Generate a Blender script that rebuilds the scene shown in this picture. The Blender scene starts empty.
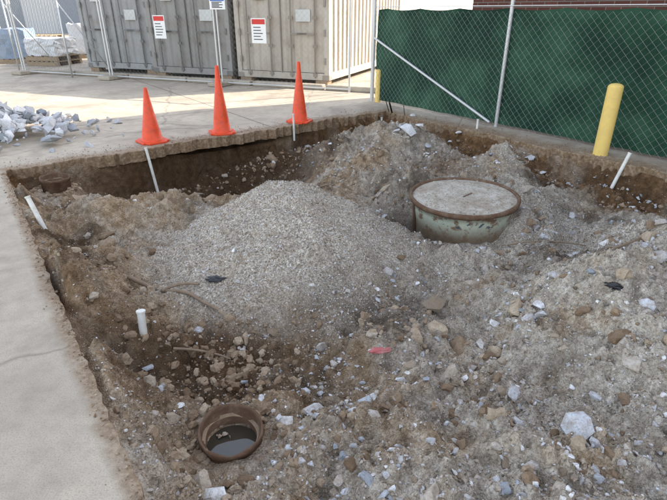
import bpy, bmesh, math, random
import numpy as np
from mathutils import Vector, Matrix
random.seed(7); rng=np.random.default_rng(11)
P=25.6*math.pi/180; CH=1.6
E1=np.array([-.582,.813]); E2=np.array([.813,.582]); O=np.array([-.68,1.24])
def ab2w(a,b): return (O[0]+a*E1[0]+b*E2[0], O[1]+a*E1[1]+b*E2[1])
def w2ab(x,y):
    dx=x-O[0]; dy=y-O[1]; return dx*E1[0]+dy*E1[1], dx*E2[0]+dy*E2[1]
def _h(ix,iy,s):
    n=(ix.astype(np.int64)*374761393+iy.astype(np.int64)*668265263+s*1442695041)&0xffffffff
    n=((n^(n>>13))*1274126177)&0xffffffff
    n=n^(n>>16)
    return (n&0xffff)/65535.0
def vn(x,y,s):
    ix=np.floor(x);iy=np.floor(y);fx=x-ix;fy=y-iy
    fx=fx*fx*(3-2*fx);fy=fy*fy*(3-2*fy)
    a=_h(ix,iy,s);b=_h(ix+1,iy,s);c=_h(ix,iy+1,s);d=_h(ix+1,iy+1,s)
    return ((a*(1-fx)+b*fx)*(1-fy)+(c*(1-fx)+d*fx)*fy)*2-1
def fbm(x,y,s,o=4):
    r=0;am=1;t=0
    for i in range(o):
        r=r+am*vn(x*2**i+17.3*i,y*2**i-9.1*i,s+i);t+=am;am*=.5
    return r/t
def lumps(x,y,s):
    wx=x+.25*vn(x*2.3,y*2.3,s+5);wy=y+.25*vn(x*2.3,y*2.3,s+6)
    ix=np.floor(wx);iy=np.floor(wy);out=np.zeros_like(x)
    for i in (-1,0,1):
        for j in (-1,0,1):
            cx=ix+i;cy=iy+j
            px=cx+.15+.7*_h(cx,cy,s);py=cy+.15+.7*_h(cx,cy,s+1);r=.12+.45*_h(cx,cy,s+2)**2
            d2=(wx-px)**2+((wy-py)*1.2)**2
            out=np.maximum(out,np.sqrt(np.maximum(0,r*r-d2)))
    return out
def ss(e0,e1,x):
    t=np.clip((x-e0)/(e1-e0),0,1);return t*t*(3-2*t)
def G(x,y,cx,cy,am,s1,s2=None,rot=0):
    s2=s2 or s1;c=math.cos(rot);s=math.sin(rot);dx=x-cx;dy=y-cy
    u=dx*c+dy*s;v=-dx*s+dy*c
    return am*np.exp(-(u*u)/(2*s1*s1)-(v*v)/(2*s2*s2))
R2=math.radians(35.6)
TX,TY=1.27,4.62
RINGS=((-.49,1.78,-.25,.2),(-3.08,5.33,-.16,.2))
RZ=(.05,.10)
def mound_r(x,y):
    dx=(x+.42);dy=(y-4.15)
    rx=np.where(dx<0,1.15,1.2);ry=np.where(dy<0,1.5,.85)
    return np.sqrt((dx/rx)**2+(dy/ry)**2)+.13*fbm(x*2,y*2,5,3)+.05*fbm(x*7,y*7,6,3)
def edge_d(x,y):
    a,b=w2ab(x,y)
    nz=.14*fbm(x*2.3,y*2.3,71,4)
    return np.minimum(np.minimum(b,(5.06+.06*b+nz)-a),np.minimum(5.8+nz-b,a+1.9))
def H(x,y):
    x=np.asarray(x,float);y=np.asarray(y,float)
    h=-.34+0*x
    h=h+G(x,y,-1.50,6.25,-.95,.95,.38,R2)+G(x,y,-.8,6.3,-.25,.4,.3)
    h=h+G(x,y,.45,5.75,.46,.40,.34)+G(x,y,-.15,7.1,.32,.33,.28)+G(x,y,.5,7.5,.30,.3,.3)
    h=h+G(x,y,-1.85,3.2,.28,.26,.55,0.6)+G(x,y,-2.4,4.7,.26,.45,.30)+G(x,y,-1.6,4.9,.17,.4,.26)
    h=h+G(x,y,-.70,2.42,-.18,.42,.2)+G(x,y,-1.2,1.95,.17,.2,.3,.6)
    h=h+G(x,y,1.8,2.75,.50,.38,.40)+G(x,y,2.75,3.4,.42,.5,.42)+G(x,y,2.2,1.9,.24,.5,.4)
    h=h+G(x,y,.8,1.35,.24,.5,.42)+G(x,y,-.2,1.15,.12,.3,.25)
    h=h+G(x,y,1.1,7.4,.30,.5,.4)+G(x,y,2.2,6.4,.26,.4,.3,R2)+G(x,y,.85,3.3,-.10,.25,.55)+G(x,y,2.5,5.0,-.12,.5,.3)+G(x,y,2.15,5.35,.20,.22,.2)
    r=mound_r(x,y)
    m=np.clip(1-r,0,1); m=m-.06*np.exp(-(r/.13)**2)
    rough=1-.78*ss(1.05,.75,r)
    h=h+.68*np.maximum(m,0)*(1-.10*ss(.3,0,r))
    lm=ss(-.5,.5,fbm(x*1.5,y*1.5,140,2))
    h=h+rough*(.12*fbm(x*1.9,y*1.9,21,3)+.10*fbm(x*5,y*5,33,3)+.04*(1-2*np.abs(fbm(x*12,y*12,45,3)))+.09*lumps(x*5,y*5,200)*lm+.055*lumps(x*11,y*11,300))
    h=h+(.006+.012*rough)*fbm(x*34,y*34,50,2)
    dx=x-TX;dy=y-TY;rt=np.sqrt(dx**2+dy**2)
    side=ss(-.5,.6,(dx*.7+dy*.8)/np.maximum(rt,.05))
    hr=-.33+.05*fbm(x*8,y*8,3,2)+.20*side-.20*np.exp(-((x-.70)**2+(y-4.5)**2)/.06)
    w=ss(.54,.76,rt)
    h=np.where(rt<1.1,h*w+hr*(1-w)+.12*np.exp(-((rt-.82)/.13)**2)*(.45+.8*side+.9*fbm(x*2.5,y*2.5,19,2)),h)
    for (px,py,z,rr) in RINGS:
        rp=np.sqrt((x-px)**2+(y-py)**2); w=1-ss(rr*.9,rr*2,rp); h=h*(1-w)+(z+.035*fbm(x*9,y*9,8,2)-.03)*w
        h=h+.08*np.exp(-((rp-.38)/.09)**2)*(.6+fbm(x*3,y*3,77,2))
        h=np.where(rp<.12,h-.22,h)
    d=edge_d(x,y);a,b=w2ab(x,y)
    bank=ss(.30,.0,b)*(.20+.14*fbm(x*2.5,y*2.5,88,3))*(1-ss(4.4,4.9,a))
    h=h+bank
    und=np.clip(G(x,y,-1.35,7.0,1.3,.8,.9,R2),0,1)*ss(.5,1.0,b)
    dd=d+.20*und
    w=ss(-.01,.10,dd)
    h=np.where(dd<.10,(-.07)*(1-w)+h*w,h)
    h=np.where(dd<.0,-.07,h)
    h=np.where((d<.05),np.minimum(h,-.012-.22*und),h)
    return h

scn=bpy.context.scene
col=scn.collection
class M:
    def __init__(s,name,rough=.8,metal=0,spec=.3):
        s.m=bpy.data.materials.new(name);s.m.use_nodes=True;s.t=s.m.node_tree;s.n=s.t.nodes
        s.b=s.n['Principled BSDF'];s.b.inputs['Roughness'].default_value=rough;s.b.inputs['Metallic'].default_value=metal
        s.b.inputs['Specular IOR Level'].default_value=spec
        tc=s.n.new('ShaderNodeTexCoord');s.co=tc.outputs['Object']
    def link(s,a,b): s.t.links.new(a,b)
    def noise(s,scale,detail=4,rough=.6,co=None,dist=0):
        n=s.n.new('ShaderNodeTexNoise');n.inputs['Scale'].default_value=scale;n.inputs['Detail'].default_value=detail
        n.inputs['Roughness'].default_value=rough;n.inputs['Distortion'].default_value=dist;s.link(co or s.co,n.inputs['Vector']);return n.outputs['Fac']
    def vor(s,scale,feat='F1',out='Distance'):
        n=s.n.new('ShaderNodeTexVoronoi');n.feature=feat;n.inputs['Scale'].default_value=scale;s.link(s.co,n.inputs['Vector']);return n.outputs[out]
    def ramp(s,fac,stops):
        n=s.n.new('ShaderNodeValToRGB');cr=n.color_ramp
        while len(cr.elements)<len(stops):cr.elements.new(.5)
        for e,(p,c) in zip(cr.elements,stops):
            e.position=p;e.color=(c if isinstance(c,tuple) else (c,c,c))[:3]+(1,)
        s.link(fac,n.inputs['Fac']);return n.outputs['Color']
    def mix(s,f,a,b,mode='MIX'):
        n=s.n.new('ShaderNodeMix');n.data_type='RGBA';n.blend_type=mode
        for i,v in ((0,f),(6,a),(7,b)):
            if isinstance(v,(int,float)): n.inputs[i].default_value=v if i==0 else (v,v,v,1)
            elif isinstance(v,tuple): n.inputs[i].default_value=v[:3]+(1,)
            else: s.link(v,n.inputs[i])
        return n.outputs[2]
    def math(s,op,a,b=0):
        n=s.n.new('ShaderNodeMath');n.operation=op
        for i,v in enumerate((a,b)):
            if isinstance(v,(int,float)): n.inputs[i].default_value=v
            else: s.link(v,n.inputs[i])
        return n.outputs[0]
    def attr(s,name):
        n=s.n.new('ShaderNodeAttribute');n.attribute_name=name;return n.outputs['Fac']
    def color(s,c):
        if isinstance(c,tuple): s.b.inputs['Base Color'].default_value=c[:3]+(1,)
        else: s.link(c,s.b.inputs['Base Color'])
        return s
    def bump(s,h,st=.5,dist=.01):
        n=s.n.new('ShaderNodeBump');n.inputs['Strength'].default_value=st;n.inputs['Distance'].default_value=dist
        s.link(h,n.inputs['Height']);s.link(n.outputs['Normal'],s.b.inputs['Normal']);return s
def worn(name,c,c2=None,rough=.6,metal=0,scale=6,amt=.35,spec=.3,bump=.15):
    m=M(name,rough,metal,spec);c2=c2 or tuple(v*.5 for v in c)
    f=m.ramp(m.noise(scale,6,.7),[(.45,0.0),(.75,1.0)])
    f=m.math('MULTIPLY',f,amt)
    k=m.mix(f,c,c2)
    k=m.mix(m.math('MULTIPLY',m.noise(scale*7,3),.35),k,tuple(v*.7 for v in c))
    m.color(k)
    if bump: m.bump(m.noise(scale*8,4),bump,.004)
    return m.m
m=M('soil',.95,0,.1)
n1=m.noise(2.2,5,.65);n2=m.noise(14,5,.7);n3=m.noise(70,3,.7)
dry=m.ramp(n2,[(.3,(.21,.135,.075)),(.5,(.39,.28,.175)),(.68,(.60,.475,.34))])
grey=m.ramp(n2,[(.3,(.25,.21,.165)),(.5,(.44,.38,.305)),(.7,(.66,.60,.51))])
base=m.mix(m.ramp(m.math('ADD',n1,m.math('MULTIPLY',m.attr('right'),.15)),[(.45,0.),(.65,1.)]),dry,grey)
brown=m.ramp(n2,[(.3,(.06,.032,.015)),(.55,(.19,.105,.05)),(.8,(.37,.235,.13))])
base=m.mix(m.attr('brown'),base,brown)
vc=m.vor(95,'F1','Color')
gravc=m.ramp(vc,[(.0,(.18,.155,.12)),(.35,(.42,.365,.295)),(.7,(.60,.535,.45)),(1.,(.80,.75,.67))])
gf=m.math('MULTIPLY',m.attr('grav'),m.ramp(m.noise(6,5,.7),[(.33,.45),(.52,1.)]))
base=m.mix(gf,base,gravc)
base=m.mix(m.math('MULTIPLY',m.ramp(n3,[(.35,1.),(.55,0.)]),.5),base,(.075,.052,.033))
base=m.mix(m.math('MULTIPLY',m.attr('wet_shade'),.74),base,m.mix(n2,(.035,.021,.012),(.075,.048,.03)))  # darkens soil for damp patches and for painted shade
m.color(base)
hh=m.math('ADD',m.math('MULTIPLY',n3,.6),m.math('MULTIPLY',m.vor(110),-.6))
m.bump(hh,1.0,.014)
SOIL=m.m
def stone(name,stops,dirt=.55):
    m=M(name,.9,0,.15)
    k=m.ramp(m.attr('rc'),stops)
    k=m.mix(m.math('MULTIPLY',m.ramp(m.noise(22,4,.7),[(.38,0.),(.62,1.)]),dirt),k,(.28,.20,.13))
    k=m.mix(m.math('MULTIPLY',m.ramp(m.noise(90,2,.7),[(.35,1.),(.5,0.)]),.35),k,(.10,.08,.06))
    m.color(k);m.bump(m.noise(110,3,.7),.8,.006);return m.m
STONE=stone('stone',[(0,(.13,.10,.075)),(.25,(.28,.225,.165)),(.5,(.46,.39,.31)),(.7,(.53,.49,.45)),(.88,(.56,.58,.62)),(1,(.82,.81,.80))])
RUBB=stone('broken_concrete',[(0,(.26,.29,.33)),(.4,(.46,.48,.51)),(.8,(.64,.64,.65)),(1,(.82,.82,.81))],.25)
def conc(name,c,joints=True):
    m=M(name,.85,0,.2)
    a=m.noise(.8,5,.65);b=m.noise(9,5,.7);c3=m.noise(150,2)
    k=m.mix(m.ramp(a,[(.35,0.),(.65,1.)]),tuple(v*.80 for v in c),tuple(v*1.1 for v in c))
    k=m.mix(m.math('MULTIPLY',m.ramp(b,[(.45,0.),(.7,1.)]),.5),k,tuple(v*.58 for v in c))
    k=m.mix(m.math('MULTIPLY',m.ramp(c3,[(.35,1.),(.5,0.)]),.5),k,tuple(v*.5 for v in c))
    st=m.ramp(m.noise(.9,4,.6,dist=1.5),[(.48,0.),(.64,1.)])
    k=m.mix(m.math('MULTIPLY',st,.40),k,(.19,.155,.12))
    if joints:
        v=m.n.new('ShaderNodeTexVoronoi');v.feature='DISTANCE_TO_EDGE';v.inputs['Scale'].default_value=.2
        nn=m.n.new('ShaderNodeTexNoise');nn.inputs['Scale'].default_value=2.5;nn.inputs['Detail'].default_value=5;m.link(m.co,nn.inputs['Vector'])
        vm=m.n.new('ShaderNodeVectorMath');vm.operation='MULTIPLY_ADD';m.link(nn.outputs['Color'],vm.inputs[0]);vm.inputs[1].default_value=(.35,.35,.0);m.link(m.co,vm.inputs[2])
        m.link(vm.outputs[0],v.inputs['Vector'])
        cr=m.ramp(v.outputs['Distance'],[(.0,1.),(.003,0.)])
        k=m.mix(m.math('MULTIPLY',cr,.35),k,(.05,.045,.04))
        mp=m.n.new('ShaderNodeMapping');mp.inputs['Rotation'].default_value=(0,0,-R2);mp.inputs['Location'].default_value=(.9,-1.2,0);m.link(m.co,mp.inputs[0])
        br=m.n.new('ShaderNodeTexBrick');br.offset=0;br.inputs['Scale'].default_value=1;br.inputs['Brick Width'].default_value=4.6;br.inputs['Row Height'].default_value=7.4
        br.inputs['Mortar Size'].default_value=.012;br.inputs['Mortar Smooth'].default_value=.3;m.link(mp.outputs[0],br.inputs[0])
        k=m.mix(m.math('MULTIPLY',br.outputs['Fac'],.8),k,(.06,.055,.045))
        df=m.math('MULTIPLY',m.attr('dirt'),m.ramp(m.noise(5,5,.7),[(.30,.35),(.52,1.)]))
        df=m.math('MAXIMUM',df,m.ramp(m.attr('dirt'),[(.93,0.),(.97,.92)]))
        k=m.mix(df,k,m.ramp(m.noise(30,5,.75),[(.3,(.09,.052,.027)),(.5,(.22,.145,.085)),(.7,(.38,.29,.20))]))
    m.color(k);m.bump(m.math('ADD',c3,m.math('MULTIPLY',b,2.)),.4,.005);return m.m
CONC=conc('concrete_pavement',(.48,.41,.325))
CONC2=conc('concrete_kerb_mat',(.45,.39,.31),False)
def np_mesh(name,V,F,mat,attrs=None,smooth=False,parent=None,nv=None):
    me=bpy.data.meshes.new(name);V=np.asarray(V,np.float32);F=np.asarray(F,np.int32);k=F.shape[1]
    me.vertices.add(len(V));me.vertices.foreach_set('co',V.ravel())
    me.loops.add(F.size);me.loops.foreach_set('vertex_index',F.ravel())
    me.polygons.add(len(F));me.polygons.foreach_set('loop_start',np.arange(0,F.size,k,dtype=np.int32))
    me.update(calc_edges=True);me.validate()
    me.polygons.foreach_set('use_smooth',np.full(len(me.polygons),smooth))
    for an,av in (attrs or {}).items():
        a=me.attributes.new(an,'FLOAT','POINT');a.data.foreach_set('value',np.asarray(av,np.float32))
    me.materials.append(mat)
    ob=bpy.data.objects.new(name,me);col.objects.link(ob)
    if parent: ob.parent=parent
    return ob
def empty(name,loc=(0,0,0),rotz=0):
    e=bpy.data.objects.new(name,None);e.empty_display_size=.2;e.location=loc;e.rotation_euler=(0,0,rotz);col.objects.link(e);return e
def bm_ob(name,bm,mat,parent=None,smooth=False,loc=None,bevel=0):
    me=bpy.data.meshes.new(name);bmesh.ops.recalc_face_normals(bm,faces=bm.faces);bm.to_mesh(me);bm.free();me.materials.append(mat)
    for p in me.polygons:p.use_smooth=smooth
    ob=bpy.data.objects.new(name,me);col.objects.link(ob)
    if parent: ob.parent=parent
    if loc: ob.location=loc
    if bevel:
        mo=ob.modifiers.new('b','BEVEL');mo.width=bevel;mo.segments=2
    return ob
def addbox(bm,x0,x1,y0,y1,z0,z1):
    r=bmesh.ops.create_cube(bm,size=1)
    bmesh.ops.scale(bm,vec=(x1-x0,y1-y0,z1-z0),verts=r['verts']);bmesh.ops.translate(bm,vec=((x0+x1)/2,(y0+y1)/2,(z0+z1)/2),verts=r['verts'])
    return r['verts']
def addtube(bm,p0,p1,r,seg=12,r2=None):
    p0=Vector(p0);p1=Vector(p1);d=p1-p0
    res=bmesh.ops.create_cone(bm,cap_ends=True,segments=seg,radius1=r,radius2=r if r2 is None else r2,depth=d.length)
    q=d.to_track_quat('Z','Y').to_matrix().to_4x4();q.translation=(p0+p1)/2
    bmesh.ops.transform(bm,matrix=q,verts=res['verts']);return res['verts']
def lathe(name,prof,mat,parent=None,loc=None,seg=40,wob=0,smooth=True):
    V=[];F=[];n=len(prof)
    for i in range(seg):
        t=2*math.pi*i/seg
        for j,(r,z) in enumerate(prof):
            rr=r*(1+wob*math.sin(3*t+1)+wob*.6*math.sin(7*t+j))
            V.append((rr*math.cos(t),rr*math.sin(t),z+wob*.3*math.sin(5*t+j)))
    for i in range(seg):
        for j in range(n-1):
            a=i*n+j;b=((i+1)%seg)*n+j;F.append((a,b,b+1,a+1))
    ob=np_mesh(name,V,F,mat,None,smooth,parent)
    if loc: ob.location=loc
    return ob
def HH(x,y): return float(H(np.array([x]),np.array([y]))[0])
# ---------- terrain
A=np.concatenate([np.linspace(-2.2,3.2,560,endpoint=False),np.linspace(3.2,6.0,200)]);B=np.linspace(-.3,6.9,500)
na,nb=len(A),len(B)
AA,BB=np.meshgrid(A,B,indexing='ij');X=O[0]+AA*E1[0]+BB*E2[0];Y=O[1]+AA*E1[1]+BB*E2[1];Z=H(X,Y)
idx=np.arange(na*nb).reshape(na,nb)
F=np.stack([idx[:-1,:-1],idx[:-1,1:],idx[1:,1:],idx[1:,:-1]],-1).reshape(-1,4)
def masks(X,Y,Z):
    r=mound_r(X,Y)+.22*fbm(X*3,Y*3,190,3)
    g=ss(1.22,.72,r)
    g=np.maximum(g,.8*ss(.10,.4,fbm(X*1.3,Y*1.3,91,4))*ss(-1.5,.5,X))
    g=np.maximum(g,.85*ss(1.25,.7,np.sqrt((X-1.8)**2+(Y-4.7)**2)))
    d=edge_d(X,Y)
    a,b=w2ab(X,Y)
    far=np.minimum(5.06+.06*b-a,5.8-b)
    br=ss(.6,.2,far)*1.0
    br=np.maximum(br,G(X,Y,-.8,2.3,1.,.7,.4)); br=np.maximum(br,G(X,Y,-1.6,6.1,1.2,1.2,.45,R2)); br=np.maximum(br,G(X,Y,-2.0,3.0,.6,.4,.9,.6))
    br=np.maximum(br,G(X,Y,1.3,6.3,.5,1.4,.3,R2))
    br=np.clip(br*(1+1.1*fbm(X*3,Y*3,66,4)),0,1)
    g=g*(1-br*.9)
    return g,br
gm,brm=masks(X,Y,Z)
wet_shade=np.maximum(G(X,Y,-.75,2.42,1.1,.5,.2),G(X,Y,.25,2.95,.8,.45,.28,.6))  # moist hollow, then shade painted on the mound's front-right slope
wet_shade=np.maximum(wet_shade,.8*ss(.1,.5,fbm(X*1.7,Y*1.7,210,3))*(mound_r(X,Y)>1.05))
wet_shade=np.clip(wet_shade*(1+.9*fbm(X*5,Y*5,220,3)),0,1)
wet_shade=np.maximum(wet_shade,np.clip(G(X,Y,-1.5,6.6,2.0,.95,.40,R2)*(1+.3*fbm(X*5,Y*5,220,3)),0,1));wet_shade=np.maximum(wet_shade,np.clip(G(X,Y,.72,4.4,1.6,.2,.3),0,1))  # painted shade: back-left cavity with its wall, and gap left of tank
np_mesh('excavated_ground',np.stack([X,Y,Z],-1).reshape(-1,3),F,SOIL,{'grav':gm.ravel(),'brown':brm.ravel(),'right':ss(-1.5,1.5,X).ravel(),'wet_shade':wet_shade.ravel()},True)
# ---------- pavement ring with pit hole
loop=[]
for a in np.arange(-1.9,5.06,.06): loop.append((a,0))
for b in np.arange(0,5.8,.05): loop.append((5.06+.06*b,b))
for a in np.arange(5.4,-1.9,-.05): loop.append((a,5.8))
for b in np.arange(5.8,0,-.2): loop.append((-1.9,b))
L=[];DW_=[]
for i,(a,b) in enumerate(loop):
    x,y=ab2w(a,b);nz=.14*float(fbm(np.array([x*2.3]),np.array([y*2.3]),71,4)[0])
    jag=.04*random.uniform(-1,1);w_=.10
    if b>=5.79: b=b+nz+jag;w_=.45
    elif a>5.0 and b>0.02: a=a+nz+jag;w_=.28
    elif abs(b)<.01: b+=random.uniform(-.010,.010)
    L.append(ab2w(a,b));DW_.append(w_)
cx,cy=ab2w(1.6,2.9);n=len(L)
rings=[(1.6,-.15,1),(0,-.14,1),(0,-.012,1),(.008,0,.9),(.5,0,.7),(1.,0,.0)]
V=[];at=[]
for f,z,dv in rings:
    for (x,y),w_ in zip(L,DW_):
        t=math.atan2(y-cy,x-cx);q=f*w_;V.append((x+q*math.cos(t),y+q*math.sin(t),z));at.append(dv)
for R_ in (16,500):
    for (x,y) in L:
        t=math.atan2(y-cy,x-cx);V.append((cx+R_*math.cos(t),cy+R_*math.sin(t),0));at.append(0)
F=[]
for i in range(n):
    j=(i+1)%n
    for k in range(7): F.append((k*n+i,k*n+j,(k+1)*n+j,(k+1)*n+i))
np_mesh('concrete_pavement',V,F,CONC,{'dirt':at})
# ---------- rocks
def hulls(k,npts,flat=1.0,seed=0):
    rr=random.Random(seed);res=[]
    for i in range(k):
        bm=bmesh.new()
        sx,sy,sz=rr.uniform(.75,1.25),rr.uniform(.55,1),rr.uniform(.45,.8)*flat
        for j in range(npts):
            v=Vector((rr.gauss(0,1),rr.gauss(0,1),rr.gauss(0,1))).normalized()*rr.uniform(.75,1)
            bm.verts.new((v.x*sx,v.y*sy,v.z*sz))
        r=bmesh.ops.convex_hull(bm,input=bm.verts)
        bmesh.ops.delete(bm,geom=[g for g in r['geom_interior'] if isinstance(g,bmesh.types.BMVert)],context='VERTS')
        bmesh.ops.triangulate(bm,faces=bm.faces)
        bm.verts.index_update()
        res.append((np.array([v.co[:] for v in bm.verts]),np.array([[v.index for v in f.verts] for f in bm.faces])))
        bm.free()
    return res
def lumpy(k,seed):
    rr=random.Random(seed);res=[]
    for i in range(k):
        bm=bmesh.new();bmesh.ops.create_icosphere(bm,subdivisions=2,radius=1)
        sx,sy,sz=rr.uniform(.8,1.3),rr.uniform(.6,1),rr.uniform(.5,.8);o=rr.uniform(0,50)
        for v in bm.verts:
            c=v.co;q=1+.6*float(fbm(np.array([c.x*1.6+o+c.z]),np.array([c.y*1.6-c.z*.7]),seed+i,2)[0])+rr.uniform(-.13,.13)
            v.co=Vector((c.x*sx*q,c.y*sy*q,c.z*sz*q))
        bm.verts.index_update()
        res.append((np.array([v.co[:] for v in bm.verts]),np.array([[v.index for v in f.verts] for f in bm.faces])));bm.free()
    return res
def scatter(name,pos,size,rc,tmpl,mat,tilt=.5):
    Vs=[];Fs=[];R=[];off=0
    pos=np.asarray(pos);k=rng.integers(0,len(tmpl),len(pos))
    for t,(tv,tf) in enumerate(tmpl):
        s=np.where(k==t)[0]
        if len(s)==0: continue
        th=rng.uniform(0,6.283,len(s));ti=rng.normal(0,tilt,len(s));tj=rng.normal(0,tilt,len(s))
        c,sn=np.cos(th),np.sin(th);z0=np.zeros(len(s));o=np.ones(len(s))
        Rz=np.stack([c,-sn,z0,sn,c,z0,z0,z0,o],-1).reshape(-1,3,3)
        c,sn=np.cos(ti),np.sin(ti);Rx=np.stack([o,z0,z0,z0,c,-sn,z0,sn,c],-1).reshape(-1,3,3)
        c,sn=np.cos(tj),np.sin(tj);Ry=np.stack([c,z0,sn,z0,o,z0,-sn,z0,c],-1).reshape(-1,3,3)
        M3=Rz@Rx@Ry
        v=np.einsum('nij,vj->nvi',M3,tv)*np.asarray(size)[s][:,None,None]+pos[s][:,None,:]
        Vs.append(v.reshape(-1,3));Fs.append((tf[None]+(off+np.arange(len(s))*len(tv))[:,None,None]).reshape(-1,3))
        R.append(np.repeat(np.asarray(rc)[s],len(tv)));off+=len(s)*len(tv)
    return np_mesh(name,np.concatenate(Vs),np.concatenate(Fs),mat,{'rc':np.concatenate(R)})
def sample(nn,power,amin=-1.9,gfun=None,margin=.03):
    out=[]
    tot=0
    while tot<nn:
        a=rng.uniform(amin,5.4,60000);b=rng.uniform(0.0,5.95,60000)
        x=O[0]+a*E1[0]+b*E2[0];y=O[1]+a*E1[1]+b*E2[1]
        d=np.sqrt(x*x+y*y+2.5);p=np.minimum(1,(2.3/d)**power)
        d2=edge_d(x,y);p=p*(d2>margin)
        p=p*(np.sqrt((x-TX)**2+(y-TY)**2)>.56)
        for q in RINGS: p=p*(np.hypot(x-q[0],y-q[1])>.2)
        if gfun is not None: p=p*gfun(x,y)
        k=rng.uniform(0,1,60000)<p
        out.append(np.stack([x[k],y[k]],-1));tot+=k.sum()
    return np.concatenate(out)[:nn]
def patch(x,y):
    g,b=masks(x,y,None);return np.clip(.2+.9*g-.15*b,0.05,1)
def patch2(x,y):
    r=mound_r(x,y);c=ss(-.1,.45,fbm(x*2.2,y*2.2,131,3));return np.where(r<.75,.10,.08+.92*c)*(.3+.7*ss(-2,1.2,x))
T8=hulls(10,9,1,1);T14=hulls(12,12,1,2);T20=hulls(14,15,1,3);TF=hulls(14,13,.75,4);TL=lumpy(14,60)
p=sample(40000,1.6,gfun=patch);sz=rng.uniform(.0035,.010,len(p))*(1+.6*rng.random(len(p))**4)
z=H(p[:,0],p[:,1])+sz*.3
scatter('gravel',np.c_[p,z],sz,np.clip(rng.normal(.55,.25,len(p)),0,1),T8,STONE)
p=sample(7500,1.2,gfun=patch2);sz=.006+.020*rng.random(len(p))**3
z=H(p[:,0],p[:,1])+sz*.15
scatter('loose_stones',np.c_[p,z],sz,np.clip(rng.normal(.62,.27,len(p)),0,1),T14,STONE)
p=sample(1500,.9,gfun=lambda x,y:(.08+ss(-.15,.4,fbm(x*1.8,y*1.8,151,3)))*ss(-1.6,.6,x)*(mound_r(x,y)>.9));sz=.009+.032*rng.random(len(p))**2.4
z=H(p[:,0],p[:,1])+sz*.15
scatter('crushed_concrete',np.c_[p,z],sz,rng.random(len(p)),TF,RUBB)
p=sample(330,.8,gfun=patch2,margin=.06);sz=.022+.05*rng.random(len(p))**2.5
z=H(p[:,0],p[:,1])+sz*.1
scatter('loose_rocks',np.c_[p,z],sz,np.clip(rng.normal(.65,.28,len(p)),0,1),T20,STONE,.35)
CLOD=stone('clod',[(0,(.13,.08,.047)),(.5,(.29,.205,.135)),(1,(.46,.37,.27))])
p=sample(4200,1.0,gfun=lambda x,y:(.1+masks(x,y,None)[1])*ss(-.3,.4,fbm(x*2.5,y*2.5,171,3))*(mound_r(x,y)>.85));sz=.007+.036*rng.random(len(p))**4
z=H(p[:,0],p[:,1])-sz*.1
scatter('dirt_clods',np.c_[p,z],sz,rng.random(len(p)),TL,CLOD)
p=sample(80,.2,gfun=lambda x,y:ss(-.1,.4,fbm(x*1.6,y*1.6,181,3))*(mound_r(x,y)>1.0)*ss(0,.5,2.4-np.minimum(2.4,edge_d(x,y))),margin=.1);sz=.04+.05*rng.random(len(p))**2
z=H(p[:,0],p[:,1])-sz*.2
scatter('dirt_lumps',np.c_[p,z],sz,rng.random(len(p)),TL,CLOD)
BR=[(1.10,1.66,.115,.86),(.95,2.05,.055,.85),(.44,2.30,.045,.35),(.66,2.01,.03,.8),(.73,3.12,.10,.2),(1.76,2.4,.06,.85),(1.55,2.09,.06,.6),(1.3,2.31,.05,.5),(.24,2.62,.05,.5),(-1.01,2.17,.06,.45),(2.56,3.62,.07,.7),(.05,1.48,.03,.9),(.71,1.6,.035,.6),
 (1.95,2.2,.06,.9),(2.1,2.9,.07,.75),(1.45,2.9,.05,.8),(-.95,3.0,.04,.6),(.2,1.9,.035,.7),(.9,2.5,.05,.75),(1.5,1.75,.045,.8),(-.15,1.55,.03,.8),(.55,5.1,.07,.4),(1.9,4.3,.06,.8),(2.1,5.2,.08,.6),(1.7,5.6,.07,.8),(.4,6.2,.06,.3),(2.3,4.4,.05,.9),(-2.2,4.1,.05,.6),(-1.9,5.0,.06,.3),(-.2,5.5,.06,.3),(1.05,3.85,.06,.6),(.9,4.0,.05,.75),(1.9,3.3,.07,.55),
 (2.4,2.7,.08,.9),(2.6,3.1,.06,.8),(1.3,2.7,.045,.95),(.6,1.75,.04,.85),(.35,1.3,.04,.8),(1.35,2.0,.04,.9),(2.0,3.7,.05,.9),(-1.5,2.7,.05,.5),(-.9,1.9,.04,.6)]
pos=[(x,y,HH(x,y)+s*.2) for x,y,s,c in BR]
scatter('boulders',pos,[b[2] for b in BR],[b[3] for b in BR],hulls(12,17,1,9),STONE,.25)
C=[(1.07,7.16,.12),(1.25,7.3,.10),(1.0,7.45,.09),(1.35,7.05,.07),(2.56,6.45,.11),(2.7,6.3,.07),(1.5,8.6,.10),(1.35,8.6,.12),(.9,7.2,.06),(1.2,7.8,.09),(.75,8.1,.1),(1.0,8.5,.13),(1.9,7.6,.08),(1.7,7.3,.06),(2.9,5.9,.07)]
scatter('broken_concrete_chunks',[(x,y,HH(x,y)+s*.45) for x,y,s in C],[c[2] for c in C],rng.uniform(.4,1,len(C)),TF,RUBB,.3)
pc=[];ps=[]
for i in range(680):
    r=abs(random.gauss(0,.5));t=random.uniform(0,6.283);x=-4.7+r*1.3*math.cos(t);y=7.1+r*1.2*math.sin(t)
    s=random.choice([.03,.05,.06,.08,.11,.15])*random.uniform(.7,1.2)
    hgt=max(0,.38*(1-math.hypot((x+4.7)/1.4,(y-7.1)/1.15)))
    if s>.1 and r>1: s=.06
    pc.append((x,y,hgt*random.uniform(.5,1)+s*.35));ps.append(s)
scatter('rubble_pile',pc,ps,rng.uniform(0,1,len(pc)),TF,RUBB,.6)
p=[];sz=[]
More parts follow.
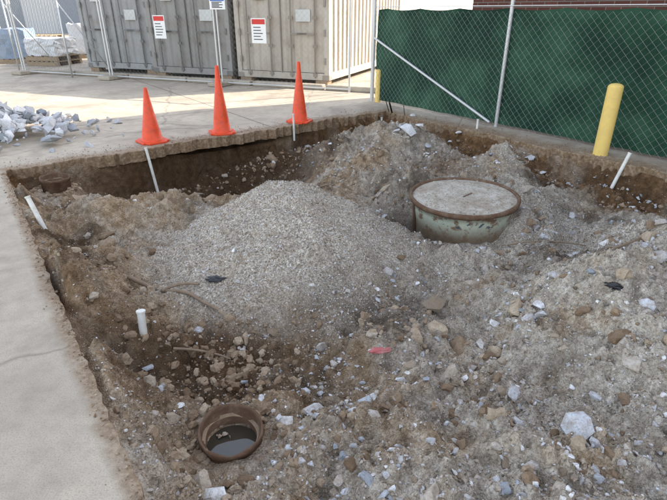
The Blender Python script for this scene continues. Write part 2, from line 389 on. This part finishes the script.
for i in range(3200):
    a=random.uniform(-1.5,5.0);u=random.random()
    if u<.22: b=-abs(random.gauss(0,.03));x,y=ab2w(a,b)
    elif u<.6:
        b=random.uniform(0,5.8);x,y=ab2w(5.12+.06*b+abs(random.gauss(0,.18)),b)
    else: x,y=ab2w(a,5.85+abs(random.gauss(0,.15)))
    s=.003+.010*random.random()**2;p.append((x,y,s*.3));sz.append(s)
scatter('dirt_crumbs',p,sz,rng.random(len(p)),T8,CLOD)
# ---------- tank manway
RUST=worn('rust',(.13,.075,.047),(.25,.185,.13),.9,.0,14,.9,.15,.6)
m=M('tank_paint',.6,0,.35)
nn=m.noise(9,6,.75);k=m.mix(m.math('MULTIPLY',m.noise(4,4),.8),(.50,.53,.42),(.36,.40,.31))
k=m.mix(m.ramp(nn,[(.48,0.),(.57,1.)]),k,(.20,.12,.075))
k=m.mix(m.ramp(m.noise(14,4),[(.62,0.),(.66,1.)]),k,(.06,.085,.11))
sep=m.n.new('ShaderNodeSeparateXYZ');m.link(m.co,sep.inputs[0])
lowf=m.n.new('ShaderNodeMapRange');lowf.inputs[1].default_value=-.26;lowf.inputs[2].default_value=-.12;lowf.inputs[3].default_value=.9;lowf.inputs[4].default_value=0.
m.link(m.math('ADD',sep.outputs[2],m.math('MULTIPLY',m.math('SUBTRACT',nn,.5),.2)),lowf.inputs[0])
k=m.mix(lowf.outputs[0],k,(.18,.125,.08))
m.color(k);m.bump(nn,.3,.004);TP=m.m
m=M('tank_lid',.9,0,.15)
a=m.noise(5,5,.7);k=m.ramp(a,[(.3,(.26,.22,.17)),(.48,(.42,.375,.31)),(.66,(.56,.53,.47))])
k=m.mix(m.ramp(m.noise(2.2,4,.7),[(.5,0.),(.62,.55)]),k,(.24,.18,.12))
k=m.mix(m.ramp(m.noise(60,3),[(.35,.7),(.48,0.)]),k,(.14,.105,.07));m.color(k);m.bump(m.noise(50,4,.7),.6,.008);LID=m.m
tk=empty('storage_tank_manway',(TX,TY,-.03));tk.rotation_euler=(.03,-.02,0)
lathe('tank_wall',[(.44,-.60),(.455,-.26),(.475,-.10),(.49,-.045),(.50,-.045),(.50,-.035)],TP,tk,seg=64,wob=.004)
lathe('rim_band',[(.49,-.03),(.522,-.03),(.528,-.008),(.524,.010),(.512,.016),(.498,.012),(.494,-.004)],RUST,tk,seg=64,wob=.006)
prof=[(0.001,.014),(.12,.014),(.25,.011),(.4,.006),(.47,.0),(.496,-.006)]
lathe('lid',prof,LID,tk,seg=64,wob=.003)
bm=bmesh.new()
for t in np.arange(0,6.28,.52): addtube(bm,(.455*math.cos(t),.455*math.sin(t),-.01),(.455*math.cos(t),.455*math.sin(t),.012),.010,6)
bm_ob('bolts',bm,LID,tk)
bm=bmesh.new();addtube(bm,(-.02,-.06,.018),(.08,.02,.022),.005,8);bm_ob('lid_stick',bm,RUST,tk)
bm=bmesh.new()
for i in range(4):
    t=math.radians(158+i*7);x0,y0=.475*math.cos(t),.475*math.sin(t);addtube(bm,(x0*.96,y0*.96,-.5),(x0,y0,-.05),.016,8)
bm_ob('rusty_straps',bm,RUST,tk)
m=M('dark_water',.03,0,.8);m.color((.045,.038,.028));DW=m.m
MUD=worn('dry_mud',(.34,.25,.165),(.15,.095,.055),.95,0,20,.8,.1,.6)
for (x,y,z,r_),tl,dz in zip(RINGS,((.12,.07),(0.02,.05)),RZ):
    e=empty('pipe_riser',(x,y,z+dz));e.rotation_euler=(tl[0],tl[1],0)
    lathe('pipe_wall',[(.146,-.30),(.146,-.03),(.154,-.024),(.154,.0),(.149,.006),(.143,.003),(.139,-.012),(.139,-.05),(.122,-.06),(.122,-.30)],RUST,e,seg=56,wob=.016)
    lathe('mud_ledge',[(.1385,-.052),(.122,-.057)],MUD,e,seg=48,wob=.01)
    w_=lathe('standing_water',[(.0005,-.095),(.08,-.095),(.1215,-.095)],DW,e,seg=32);w_.rotation_euler=(-tl[0],-tl[1],0)
    pp=[(random.uniform(-.09,.0),random.uniform(.02,.09),-.095) for i in range(6)]
    o=scatter('debris',pp,[random.uniform(.008,.022) for i in pp],[random.random()*.5 for i in pp],T14,STONE);o.parent=e
    pp=[];ps=[]
    for i in range(120):
        t=random.uniform(0,6.28);r=random.uniform(.15,.26);s=.006+.026*random.random()**2;px_,py_=r*math.cos(t),r*math.sin(t)
        pp.append((px_,py_,HH(x+px_,y+py_)-(z+dz)+s*.1));ps.append(s)
    o=scatter('mud_clumps',pp,ps,rng.random(len(pp)),TL,CLOD);o.parent=e
PVC=worn('white_pvc',(.72,.70,.64),(.35,.28,.2),.45,0,12,.6)
def stake(x,y,h,r,lx,ly,z=None,name='pvc_stake'):
    z=HH(x,y) if z is None else z
    e=empty(name,(x,y,z));bm=bmesh.new()
    addtube(bm,(-lx*.8,-ly*.8,-h*.8),(lx,ly,h),r,16);d=Vector((lx,ly,h)).normalized()
    addtube(bm,Vector((lx,ly,h)),Vector((lx,ly,h))+d*.012,r*1.18,16)
    ob=bm_ob('pipe',bm,PVC,e,True);ob.modifiers.new('e','EDGE_SPLIT').split_angle=.6
    return e
stake(-.61,7.75,.22,.016,.0,.0,-.05);stake(-2.33,6.25,.34,.018,-.05,.03,-.32);stake(-2.50,3.98,.26,.020,-.10,.05)
stake(-1.19,2.6,.14,.024,.0,.02);stake(2.15,7.55,.2,.016,0,0);stake(.83,8.75,.2,.016,0,0);stake(3.25,5.6,.42,.02,.14,.04)
m=M('cone_orange',.5,0,.4);nz=m.noise(12,5,.7)
k=m.mix(m.math('MULTIPLY',m.ramp(nz,[(.45,0.),(.75,1.)]),.7),(.76,.075,.02),(.38,.07,.035))
k=m.mix(m.ramp(m.noise(35,4),[(.62,0.),(.72,.7)]),k,(.12,.08,.06));m.color(k);CO=m.m
def cone(x,y,h,rb,base,rot):
    e=empty('traffic_cone',(x,y,0.002),rot);e.rotation_euler=(random.uniform(-.02,.02),random.uniform(-.02,.02),rot)
    bm=bmesh.new();addbox(bm,-base/2,base/2,-base/2,base/2,0,.028)
    ve=[ed for ed in bm.edges if abs(ed.verts[0].co.z-ed.verts[1].co.z)>.01]
    bmesh.ops.bevel(bm,geom=ve,offset=base*.16,segments=3,affect='EDGES')
    bm_ob('base',bm,CO,e,bevel=.006)
    t=.024
    lathe('cone_body',[(rb*1.16,.0285),(rb*1.13,.045),(rb,.055),(rb*.82,h*.24),(rb*.60,h*.49),(rb*.58,h*.495),(rb*.36,h*.75),(rb*.34,h*.757),(t+.004,h-.05),(t,h-.015),(t*.92,h),(t*.7,h),(t*.65,h-.03),(t*.8,h-.2)],CO,e,seg=40)
cone(-2.44,6.72,.70,.135,.37,.75);cone(-1.61,7.26,.92,.125,.36,.35);cone(-.54,8.07,.90,.125,.36,1.2)
YEL=worn('yellow_paint',(.78,.55,.16),(.45,.30,.13),.55,0,7,.5)
def bollard(x,y,h,r):
    e=empty('bollard',(x,y,0));pr=[(r,0)]+[(r,h-r*.5)]+[(r*math.cos(t),h-r*.5+r*.5*math.sin(t)) for t in np.linspace(.2,1.56,7)]
    lathe('post',[(r,-.1)]+pr,YEL,e,seg=32)
bollard(3.28,6.06,.84,.085)
bollard(.86,10.0,.60,.055)
# ---------- fences
GAL=worn('galvanised_steel',(.55,.55,.54),(.38,.36,.33),.4,.4,20,.4,.5,0)
WIRE=worn('fence_wire',(.30,.31,.30),(.2,.2,.19),.5,.3,20,.4,.4,0)
def chain(name,p0,p1,h,w,r,parent,z0=.03,off=0):
    p0=np.array(p0);p1=np.array(p1);L_=np.linalg.norm(p1-p0);d=(p1-p0)/L_;nrm=np.array([-d[1],d[0]])
    nx=int(L_/w);nk=int(h/w);k=np.arange(nk+1)
    V=[];F=[];o=0
    for i in range(nx):
        xx=i*w+w*((k+i)%2);zz=z0+k*w;oo=off+.0025*np.where((k+i)%2,1,-1)
        c=np.stack([p0[0]+d[0]*xx+nrm[0]*oo,p0[1]+d[1]*xx+nrm[1]*oo,zz],-1)
        rings=[]
        for t in (0,2.094,4.189):
            ca,sa=math.cos(t)*r,math.sin(t)*r
            rings.append(c+np.array([d[0]*ca+nrm[0]*sa,d[1]*ca+nrm[1]*sa,0]))
        vv=np.stack(rings,1).reshape(-1,3);V.append(vv)
        b=o+k[:-1]*3
        for s in range(3):
            s2=(s+1)%3;F.append(np.stack([b+s,b+s2,b+3+s2,b+3+s],-1))
        o+=len(vv)
    return np_mesh(name,np.concatenate(V),np.concatenate(F),WIRE,None,False,parent)
def W3(a,b,z): 
    x,y=ab2w(a,b);return (x,y,z)
fb=6.3;FH=1.66
fence=empty('chainlink_fence')
fa0,fa1=6.35,-3.5
q0=ab2w(fa0,fb);q1=ab2w(fa1,fb)
chain('mesh',q0,q1,FH-.05,.052,.0017,fence)
bm=bmesh.new()
addtube(bm,W3(fa0,fb,-.1),W3(fa0,fb,1.95),.036,16)
for a in (3.42,.2,-3.0): addtube(bm,W3(a,fb+.03,-.1),W3(a,fb+.03,FH+.1),.027,16)
addtube(bm,W3(fa0,fb+.0,1.15),W3(3.5,fb-.03,.06),.02,12)
addtube(bm,W3(fa0,fb,FH),W3(fa1,fb,FH),.006,6)
ob=bm_ob('posts_and_rails',bm,GAL,fence,True);ob.modifiers.new('e','EDGE_SPLIT').split_angle=.6
m=M('green_screen_fabric',.8,0,.15)
k=m.ramp(m.noise(1.6,5,.6),[(.3,(.008,.030,.018)),(.5,(.02,.062,.036)),(.75,(.055,.13,.078))])
k=m.mix(m.ramp(m.noise(260,1),[(.4,.5),(.55,0.)]),k,(.004,.012,.008));m.color(k);SCR=m.m
us=np.linspace(fa0-.03,fa1,400);zs=np.linspace(.04,FH-.03,40);UU,ZZ=np.meshgrid(us,zs,indexing='ij')
off=.06+.04*fbm(UU*2.2,ZZ*1.2,5,3)+.014*np.sin(UU*9+ZZ*2)+.012*fbm(UU*9+ZZ*4,ZZ*5,9,3)
zt=ZZ-.03*ss(FH-.3,FH,ZZ)*np.abs(np.sin(UU*3.6))
XX=O[0]+UU*E1[0]+(fb+off)*E2[0];YY=O[1]+UU*E1[1]+(fb+off)*E2[1]
idx=np.arange(400*40).reshape(400,40);F=np.stack([idx[:-1,:-1],idx[:-1,1:],idx[1:,1:],idx[1:,:-1]],-1).reshape(-1,4)
np_mesh('privacy_screen',np.stack([XX,YY,zt],-1).reshape(-1,3),F,SCR,None,True,fence)
# ---------- containers
th=math.radians(-21.9);fd=Vector((math.cos(th),math.sin(th),0))
def container(x,y,c,dirt,rot=None):
    mat=worn('container_paint',c,dirt,.6,.0,2.2,.6,.3)
    dark=worn('container_steel',tuple(v*.6 for v in c),dirt,.6,.1,8,.5)
    w,hh_,l=2.44,2.59,6.06;z0=.12
    e=empty('shipping_container',(x,y,z0),th if rot is None else rot)
    bm=bmesh.new()
    for xx in (0,w-.12):
        for yy in (0,l-.12): addbox(bm,xx,xx+.12,yy,yy+.12,0,hh_)
    addbox(bm,.12,w-.12,0,.1,0,.15);addbox(bm,.12,w-.12,0,.1,hh_-.12,hh_)
    addbox(bm,.12,w-.12,l-.1,l,0,.15);addbox(bm,.12,w-.12,l-.1,l,hh_-.1,hh_)
    for xx in (0,w-.07): addbox(bm,xx,xx+.07,.12,l-.12,0,.16);addbox(bm,xx,xx+.07,.12,l-.12,hh_-.08,hh_)
    addbox(bm,.07,w-.07,.1,l-.1,hh_-.06,hh_-.03);addbox(bm,.07,w-.07,.1,l-.1,.1,.14)
    bm_ob('frame',bm,mat,e,bevel=.008)
    def corr(p0,dr,nr,L_,za,zb,pitch,dep,name):
        n_=int(L_/pitch);V=[];pts_=[]
        for i in range(n_):
            s=i*L_/n_;q=L_/n_
            for f,o in ((0,0),(.3,0),(.45,dep),(.8,dep),(.95,0)): pts_.append((s+f*q,o))
        pts_.append((L_,0))
        for s,o in pts_:
            for zz in (za,zb): V.append((p0[0]+dr[0]*s+nr[0]*o,p0[1]+dr[1]*s+nr[1]*o,zz))
        F=[(2*i,2*i+2,2*i+3,2*i+1) for i in range(len(pts_)-1)]
        np_mesh(name,V,F,mat,None,False,e)
    corr((w-.02,.12),(0,1),(-1,0),l-.24,.16,hh_-.08,.28,.036,'side_wall')
    corr((.02,.12),(0,1),(1,0),l-.24,.16,hh_-.08,.28,.036,'side_wall')
    corr((.12,l-.02),(1,0),(0,-1),w-.24,.15,hh_-.1,.28,.036,'end_wall')
    for k in range(2):
        xa=.125+k*(w/2-.12);xb=xa+w/2-.13
        corr((xa,.03),(1,0),(0,1),xb-xa,.16,hh_-.13,.36,.03,'door_%d'%k)
    bm=bmesh.new()
    for xx in (.35,.95,1.49,2.09):
        addtube(bm,(xx,-.015,.05),(xx,-.015,hh_-.05),.018,10)
        for zz in (.08,.7,1.3,1.9,hh_-.1): addbox(bm,xx-.05,xx+.05,-.022,.0,zz,zz+.07)
    for xx,s in ((.95,-1),(1.49,1),(.35,1),(2.09,-1)): addbox(bm,min(xx,xx+s*.42),max(xx,xx+s*.42),-.05,-.034,.98,1.02)
    addbox(bm,w/2-.012,w/2+.012,-.012,.02,.14,hh_-.12)
    for xx in (.10,w-.13):
        for zz in (.35,.95,1.55,2.15): addbox(bm,xx,xx+.05,-.02,.0,zz,zz+.14)
    bm_ob('door_hardware',bm,dark,e)
    bm=bmesh.new()
    for xx in (.0,w-.17):
        for zz in (-.004,hh_-.116): addbox(bm,xx-.004,xx+.174,-.006,.17,zz,zz+.12)
    bm_ob('corner_castings',bm,dark,e,bevel=.01)
    bm=bmesh.new()
    for yy in (.02,l-.3):
        for xx in (.05,w-.35): addbox(bm,xx,xx+.3,yy,yy+.25,-z0,-.006)
    bm_ob('timber_blocks',bm,MUD,e)
    bm=bmesh.new();addbox(bm,1.62,1.98,.0,.026,1.25,1.5);addbox(bm,.5,.82,.0,.026,1.7,1.85)
    bm_ob('door_labels',bm,worn('label_paint',(.55,.55,.52),None,.6),e)
base=Vector((-.1,12.2,0))-fd*2.44
container(base.x,base.y,(.47,.42,.35),(.25,.16,.10))
b2=base-fd*2.60;container(b2.x,b2.y,(.28,.265,.245),(.18,.12,.08))
b3=b2-fd*2.62;container(b3.x+.1,b3.y+.35,(.32,.32,.31),(.2,.13,.09))
e=empty('concrete_kerb',(base.x,base.y,0),th);bm=bmesh.new()
xx=-6.6
while xx<3.4:
    addbox(bm,xx,xx+1.78,-.62+random.uniform(-.03,.03),-.45,0.002,.11);xx+=1.84
bm_ob('kerb_segments',bm,CONC2,e,bevel=.02)
tf=empty('temporary_fence',(base.x,base.y,0),th)
chain('mesh',(-6.4,-.85),(3.3,-.85),1.85,.06,.0018,tf,.06)
bm=bmesh.new()
xs=[-6.4,-3.3,0.0,3.25]
for x_ in xs:
    addtube(bm,(x_,-.85,.02),(x_,-.85,2.0),.022,12)
    if x_<3: addtube(bm,(x_+.09,-.85,.02),(x_+.09,-.85,2.0),.022,12)
addtube(bm,(-6.4,-.85,1.93),(3.25,-.85,1.93),.02,10);addtube(bm,(-6.4,-.85,.08),(3.25,-.85,.08),.014,10)
ob=bm_ob('posts_and_rails',bm,GAL,tf,True);ob.modifiers.new('e','EDGE_SPLIT').split_angle=.6
for x_ in xs[:-1]:
    bm=bmesh.new();addbox(bm,x_-.14,x_+.24,-1.15,-.55,.003,.10)
    bm_ob('concrete_foot',bm,CONC2,tf,bevel=.025)
lf=empty('temporary_fence')
chain('mesh',(-6.9,13.9),(-14,19),1.85,.06,.0018,lf,.06)
bm=bmesh.new()
for t in np.linspace(0,1,4):
    x_,y_=-6.9-7.1*t,13.9+5.1*t
    addtube(bm,(x_,y_,0),(x_,y_,2.0),.022,12);addtube(bm,(x_,y_,1.8),(x_+.7,y_+.9,.05),.016,8)
addtube(bm,(-6.9,13.9,1.93),(-14,19,1.93),.02,8)
bm_ob('posts_and_rails',bm,GAL,lf,True)
WH=worn('sign_white',(.72,.72,.70),(.5,.5,.48),.5,0,5,.2,.3,0)
RD=worn('sign_red',(.55,.04,.03),None,.5,0,5,.2,.3,0);BK=worn('sign_ink',(.05,.05,.05),None,.5,0,5,.2,.3,0);BL=worn('sign_blue',(.03,.12,.42),None,.5,0,5,.2,.3,0)
def sign(x_,z_,w,h,head):
    e=empty('warning_sign',(base.x,base.y,0),th)
    e.location=Vector((base.x,base.y,0))+fd*x_+Vector((math.sin(th),-math.cos(th),0))*.88+Vector((0,0,z_))
    bm=bmesh.new();addbox(bm,-w/2,w/2,-.004,0,0,h);bm_ob('panel',bm,WH,e)
    bm=bmesh.new();addbox(bm,-w/2+.02,w/2-.02,-.007,-.004,h*.76,h-.02);bm_ob('header',bm,head,e)
    bm=bmesh.new()
    for i in range(5):
        zz=h*(.62-.12*i);addbox(bm,-w*.36,w*random.uniform(.1,.36),-.006,-.004,zz,zz+.018)
    bm_ob('text_lines',bm,BK,e)
sign(1.15,.95,.36,.50,RD);sign(-1.5,1.0,.33,.50,RD);sign(.15,1.62,.40,.22,BL)
# ---------- building on the right
m=M('dark_brick',.85,0,.2)
br=m.n.new('ShaderNodeTexBrick');br.inputs['Scale'].default_value=1;br.inputs['Brick Width'].default_value=.22;br.inputs['Row Height'].default_value=.075;br.inputs['Mortar Size'].default_value=.006
br.inputs['Color1'].default_value=(.085,.030,.022,1);br.inputs['Color2'].default_value=(.12,.045,.03,1);br.inputs['Mortar'].default_value=(.16,.14,.12,1)
cm=m.n.new('ShaderNodeCombineXYZ');sp=m.n.new('ShaderNodeSeparateXYZ');m.link(m.co,sp.inputs[0])
m.link(m.math('ADD',sp.outputs[0],sp.outputs[1]),cm.inputs[0]);m.link(sp.outputs[2],cm.inputs[1]);m.link(cm.outputs[0],br.inputs[0])
m.color(br.outputs['Color']);BRK=m.m
bw=empty('brick_building',W3(5.2,7.6,0),R2)
bm=bmesh.new();Lb=22;D=7;Hb=6.6
addbox(bm,0,D,-Lb,0,0,Hb);bm_ob('walls',bm,BRK,bw)
bm=bmesh.new();addbox(bm,-.12,D+.12,-Lb-.12,.12,Hb+.002,Hb+.3);bm_ob('parapet',bm,CONC2,bw)
GLS=M('window_glass',.08,0,.6);GLS.color((.02,.025,.03));GLS=GLS.m
bm=bmesh.new();bm2=bmesh.new()
for i in range(6):
    y0=-2-3.4*i
    for z0 in (2.4,4.6):
        addbox(bm,-.02,.0,y0-1.6,y0,z0,z0+1.3)
        addbox(bm2,-.06,-.021,y0-1.68,y0+.08,z0-.1,z0-.003);addbox(bm2,-.06,-.021,y0-1.68,y0+.08,z0+1.303,z0+1.4)
        addbox(bm2,-.045,-.021,y0-.82,y0-.78,z0,z0+1.3)
bm_ob('windows',bm,GLS,bw);bm_ob('window_frames',bm2,GAL,bw)
# ---------- background left
e=empty('warehouse',(-22,42,0),.15);bm=bmesh.new();addbox(bm,-14,26,0,12,0,6.5)
m=M('cladding',.6,0,.3);wv=m.n.new('ShaderNodeTexWave');wv.inputs['Scale'].default_value=1.5;m.link(m.co,wv.inputs[0]);m.color(m.mix(wv.outputs['Fac'],(.36,.37,.38),(.50,.50,.49)))
bm_ob('walls',bm,m.m,e)
bm=bmesh.new()
for i in range(6): addbox(bm,-11+i*6,-7.5+i*6,-.05,-.003,0,4)
bm_ob('roller_doors',bm,worn('door_grey',(.2,.22,.25),None,.5),e)
bm=bmesh.new();addbox(bm,-14.2,26.2,-.2,12.2,6.503,6.9);bm_ob('roof_edge',bm,CONC2,e)
WD=worn('pallet_wood',(.32,.23,.14),(.14,.1,.07),.85,0,8,.6)
def pallets(x,y,rot,nn,mat,hh_):
    e=empty('pallet_stack',(x,y,0),rot);bm=bmesh.new()
    for k in range(nn):
        z=k*.15
        for i in range(7): addbox(bm,i*.17,i*.17+.1,0,1.2,z+.125,z+.145)
        for j in (0,.55,1.1): addbox(bm,0,1.12,j,j+.1,z+.005,z+.12)
    bm_ob('pallets',bm,WD,e)
    if hh_:
        bm=bmesh.new();addbox(bm,.04,1.08,.05,1.15,nn*.15,nn*.15+hh_);bmesh.ops.subdivide_edges(bm,edges=bm.edges,cuts=5,use_grid_fill=True)
        for v in bm.verts: v.co+=Vector((random.gauss(0,.02),random.gauss(0,.02),random.gauss(0,.02)))
        bm_ob('wrapped_load',bm,mat,e,bevel=.01)
TARP=worn('blue_grey_tarp',(.22,.28,.36),None,.5);SW=worn('stretch_wrap',(.6,.6,.6),None,.35)
pallets(-11.2,17.6,.2,1,TARP,.9);pallets(-12.8,18.2,.1,2,SW,.8);pallets(-9.8,17.0,-.2,2,SW,.5);pallets(-14.4,19.5,.4,1,TARP,1.1);pallets(-9.6,19.6,.4,1,SW,1.0);pallets(-11.8,20.4,.1,5,None,0)
# ---------- debris
BLKM=worn('black_plastic',(.015,.015,.017),None,.35,0,10,.3,.5)
def crumple(name,x,y,sx,sy,sz,mat,seed,rot=0):
    r=random.Random(seed);bm=bmesh.new();bmesh.ops.create_icosphere(bm,subdivisions=3,radius=1)
    for v in bm.verts:
        k=1+.5*float(fbm(np.array([v.co.x*2.2+seed]),np.array([v.co.y*2.2+v.co.z*1.7]),seed,3)[0]);v.co=Vector((v.co.x*sx*k,v.co.y*sy*k,v.co.z*sz*k))
    ob=bm_ob(name,bm,mat);ob.location=(x,y,HH(x,y)+sz*.4);ob.rotation_euler=(.15,.1,rot);return ob
crumple('plastic_scrap',-.85,3.15,.07,.03,.018,BLKM,3,.2);crumple('plastic_scrap',.09,4.95,.08,.035,.03,BLKM,4,.3)
crumple('plastic_scrap',2.02,3.2,.11,.03,.035,BLKM,5,.7);crumple('plastic_scrap',1.68,2.6,.06,.025,.02,BLKM,6,-.3);crumple('plastic_scrap',1.0,6.3,.12,.04,.03,BLKM,8,.5)
crumple('cloth_rag',.28,2.46,.075,.024,.014,worn('faded_red_cloth',(.45,.12,.12),(.5,.32,.29),.8,0,20,.9),7,.35)
ROOT=worn('root_bark',(.26,.19,.13),(.1,.07,.045),.9,0,20,.6)
def branch(pts_,r0,name='tree_root'):
    cu=bpy.data.curves.new(name,'CURVE');cu.dimensions='3D';cu.bevel_depth=1;cu.bevel_resolution=2
    s=cu.splines.new('NURBS');s.points.add(len(pts_)-1);s.use_endpoint_u=True;s.order_u=3
    for i,(x,y,dz) in enumerate(pts_):
        s.points[i].co=(x,y,HH(x,y)+dz,1);s.points[i].radius=r0*(1-.5*i/len(pts_))
    cu.materials.append(ROOT);ob=bpy.data.objects.new(name,cu);col.objects.link(ob)
branch([(-1.5,3.22,.02),(-1.35,3.17,.03),(-1.2,3.05,.02),(-1.02,3.0,.03),(-.9,2.95,.01),(-.76,2.86,.01)],.018)
branch([(-1.2,3.04,.03),(-1.1,3.12,.06),(-.95,3.08,.03)],.013);branch([(1.75,2.95,.02),(1.95,3.1,.09),(2.2,3.3,.05)],.012);branch([(-1.0,2.55,.02),(-.8,2.6,.05),(-.65,2.55,.02)],.009)
branch([(-.62,4.95,.02),(-.35,5.2,.03),(-.05,5.35,.02)],.012);branch([(1.5,3.9,.02),(1.8,4.0,.04),(2.2,3.95,.02)],.008)
# ---------- light
AZ=25;EL=30
w=bpy.data.worlds.new('World');scn.world=w;w.use_nodes=True;nt=w.node_tree
sk=nt.nodes.new('ShaderNodeTexSky');sk.sky_type='NISHITA';sk.sun_disc=False;sk.sun_elevation=math.radians(EL);sk.sun_rotation=math.radians(90-AZ)
sk.dust_density=1.2;sk.ozone_density=.8
hs=nt.nodes.new('ShaderNodeHueSaturation');hs.inputs['Saturation'].default_value=.5
bg=nt.nodes['Background'];bg.inputs['Strength'].default_value=.58;nt.links.new(sk.outputs[0],hs.inputs['Color']);nt.links.new(hs.outputs[0],bg.inputs[0])
ld=bpy.data.lights.new('sun','SUN');ld.energy=11;ld.angle=math.radians(.5);ld.color=(1,.92,.79)
lo=bpy.data.objects.new('sun',ld);col.objects.link(lo)
dv=Vector((math.cos(math.radians(EL))*math.cos(math.radians(AZ)),math.cos(math.radians(EL))*math.sin(math.radians(AZ)),math.sin(math.radians(EL))))
lo.rotation_euler=dv.to_track_quat('Z','Y').to_euler();lo.location=(5,5,20)
cd=bpy.data.cameras.new('camera');cd.sensor_width=36;cd.lens=27;cd.clip_end=2000;cd.clip_start=.05
co=bpy.data.objects.new('camera',cd);col.objects.link(co);co.location=(0,0,CH);co.rotation_euler=(math.pi/2-P,0,0);scn.camera=co
scn.view_settings.view_transform='Standard';scn.view_settings.look='None';scn.view_settings.exposure=0
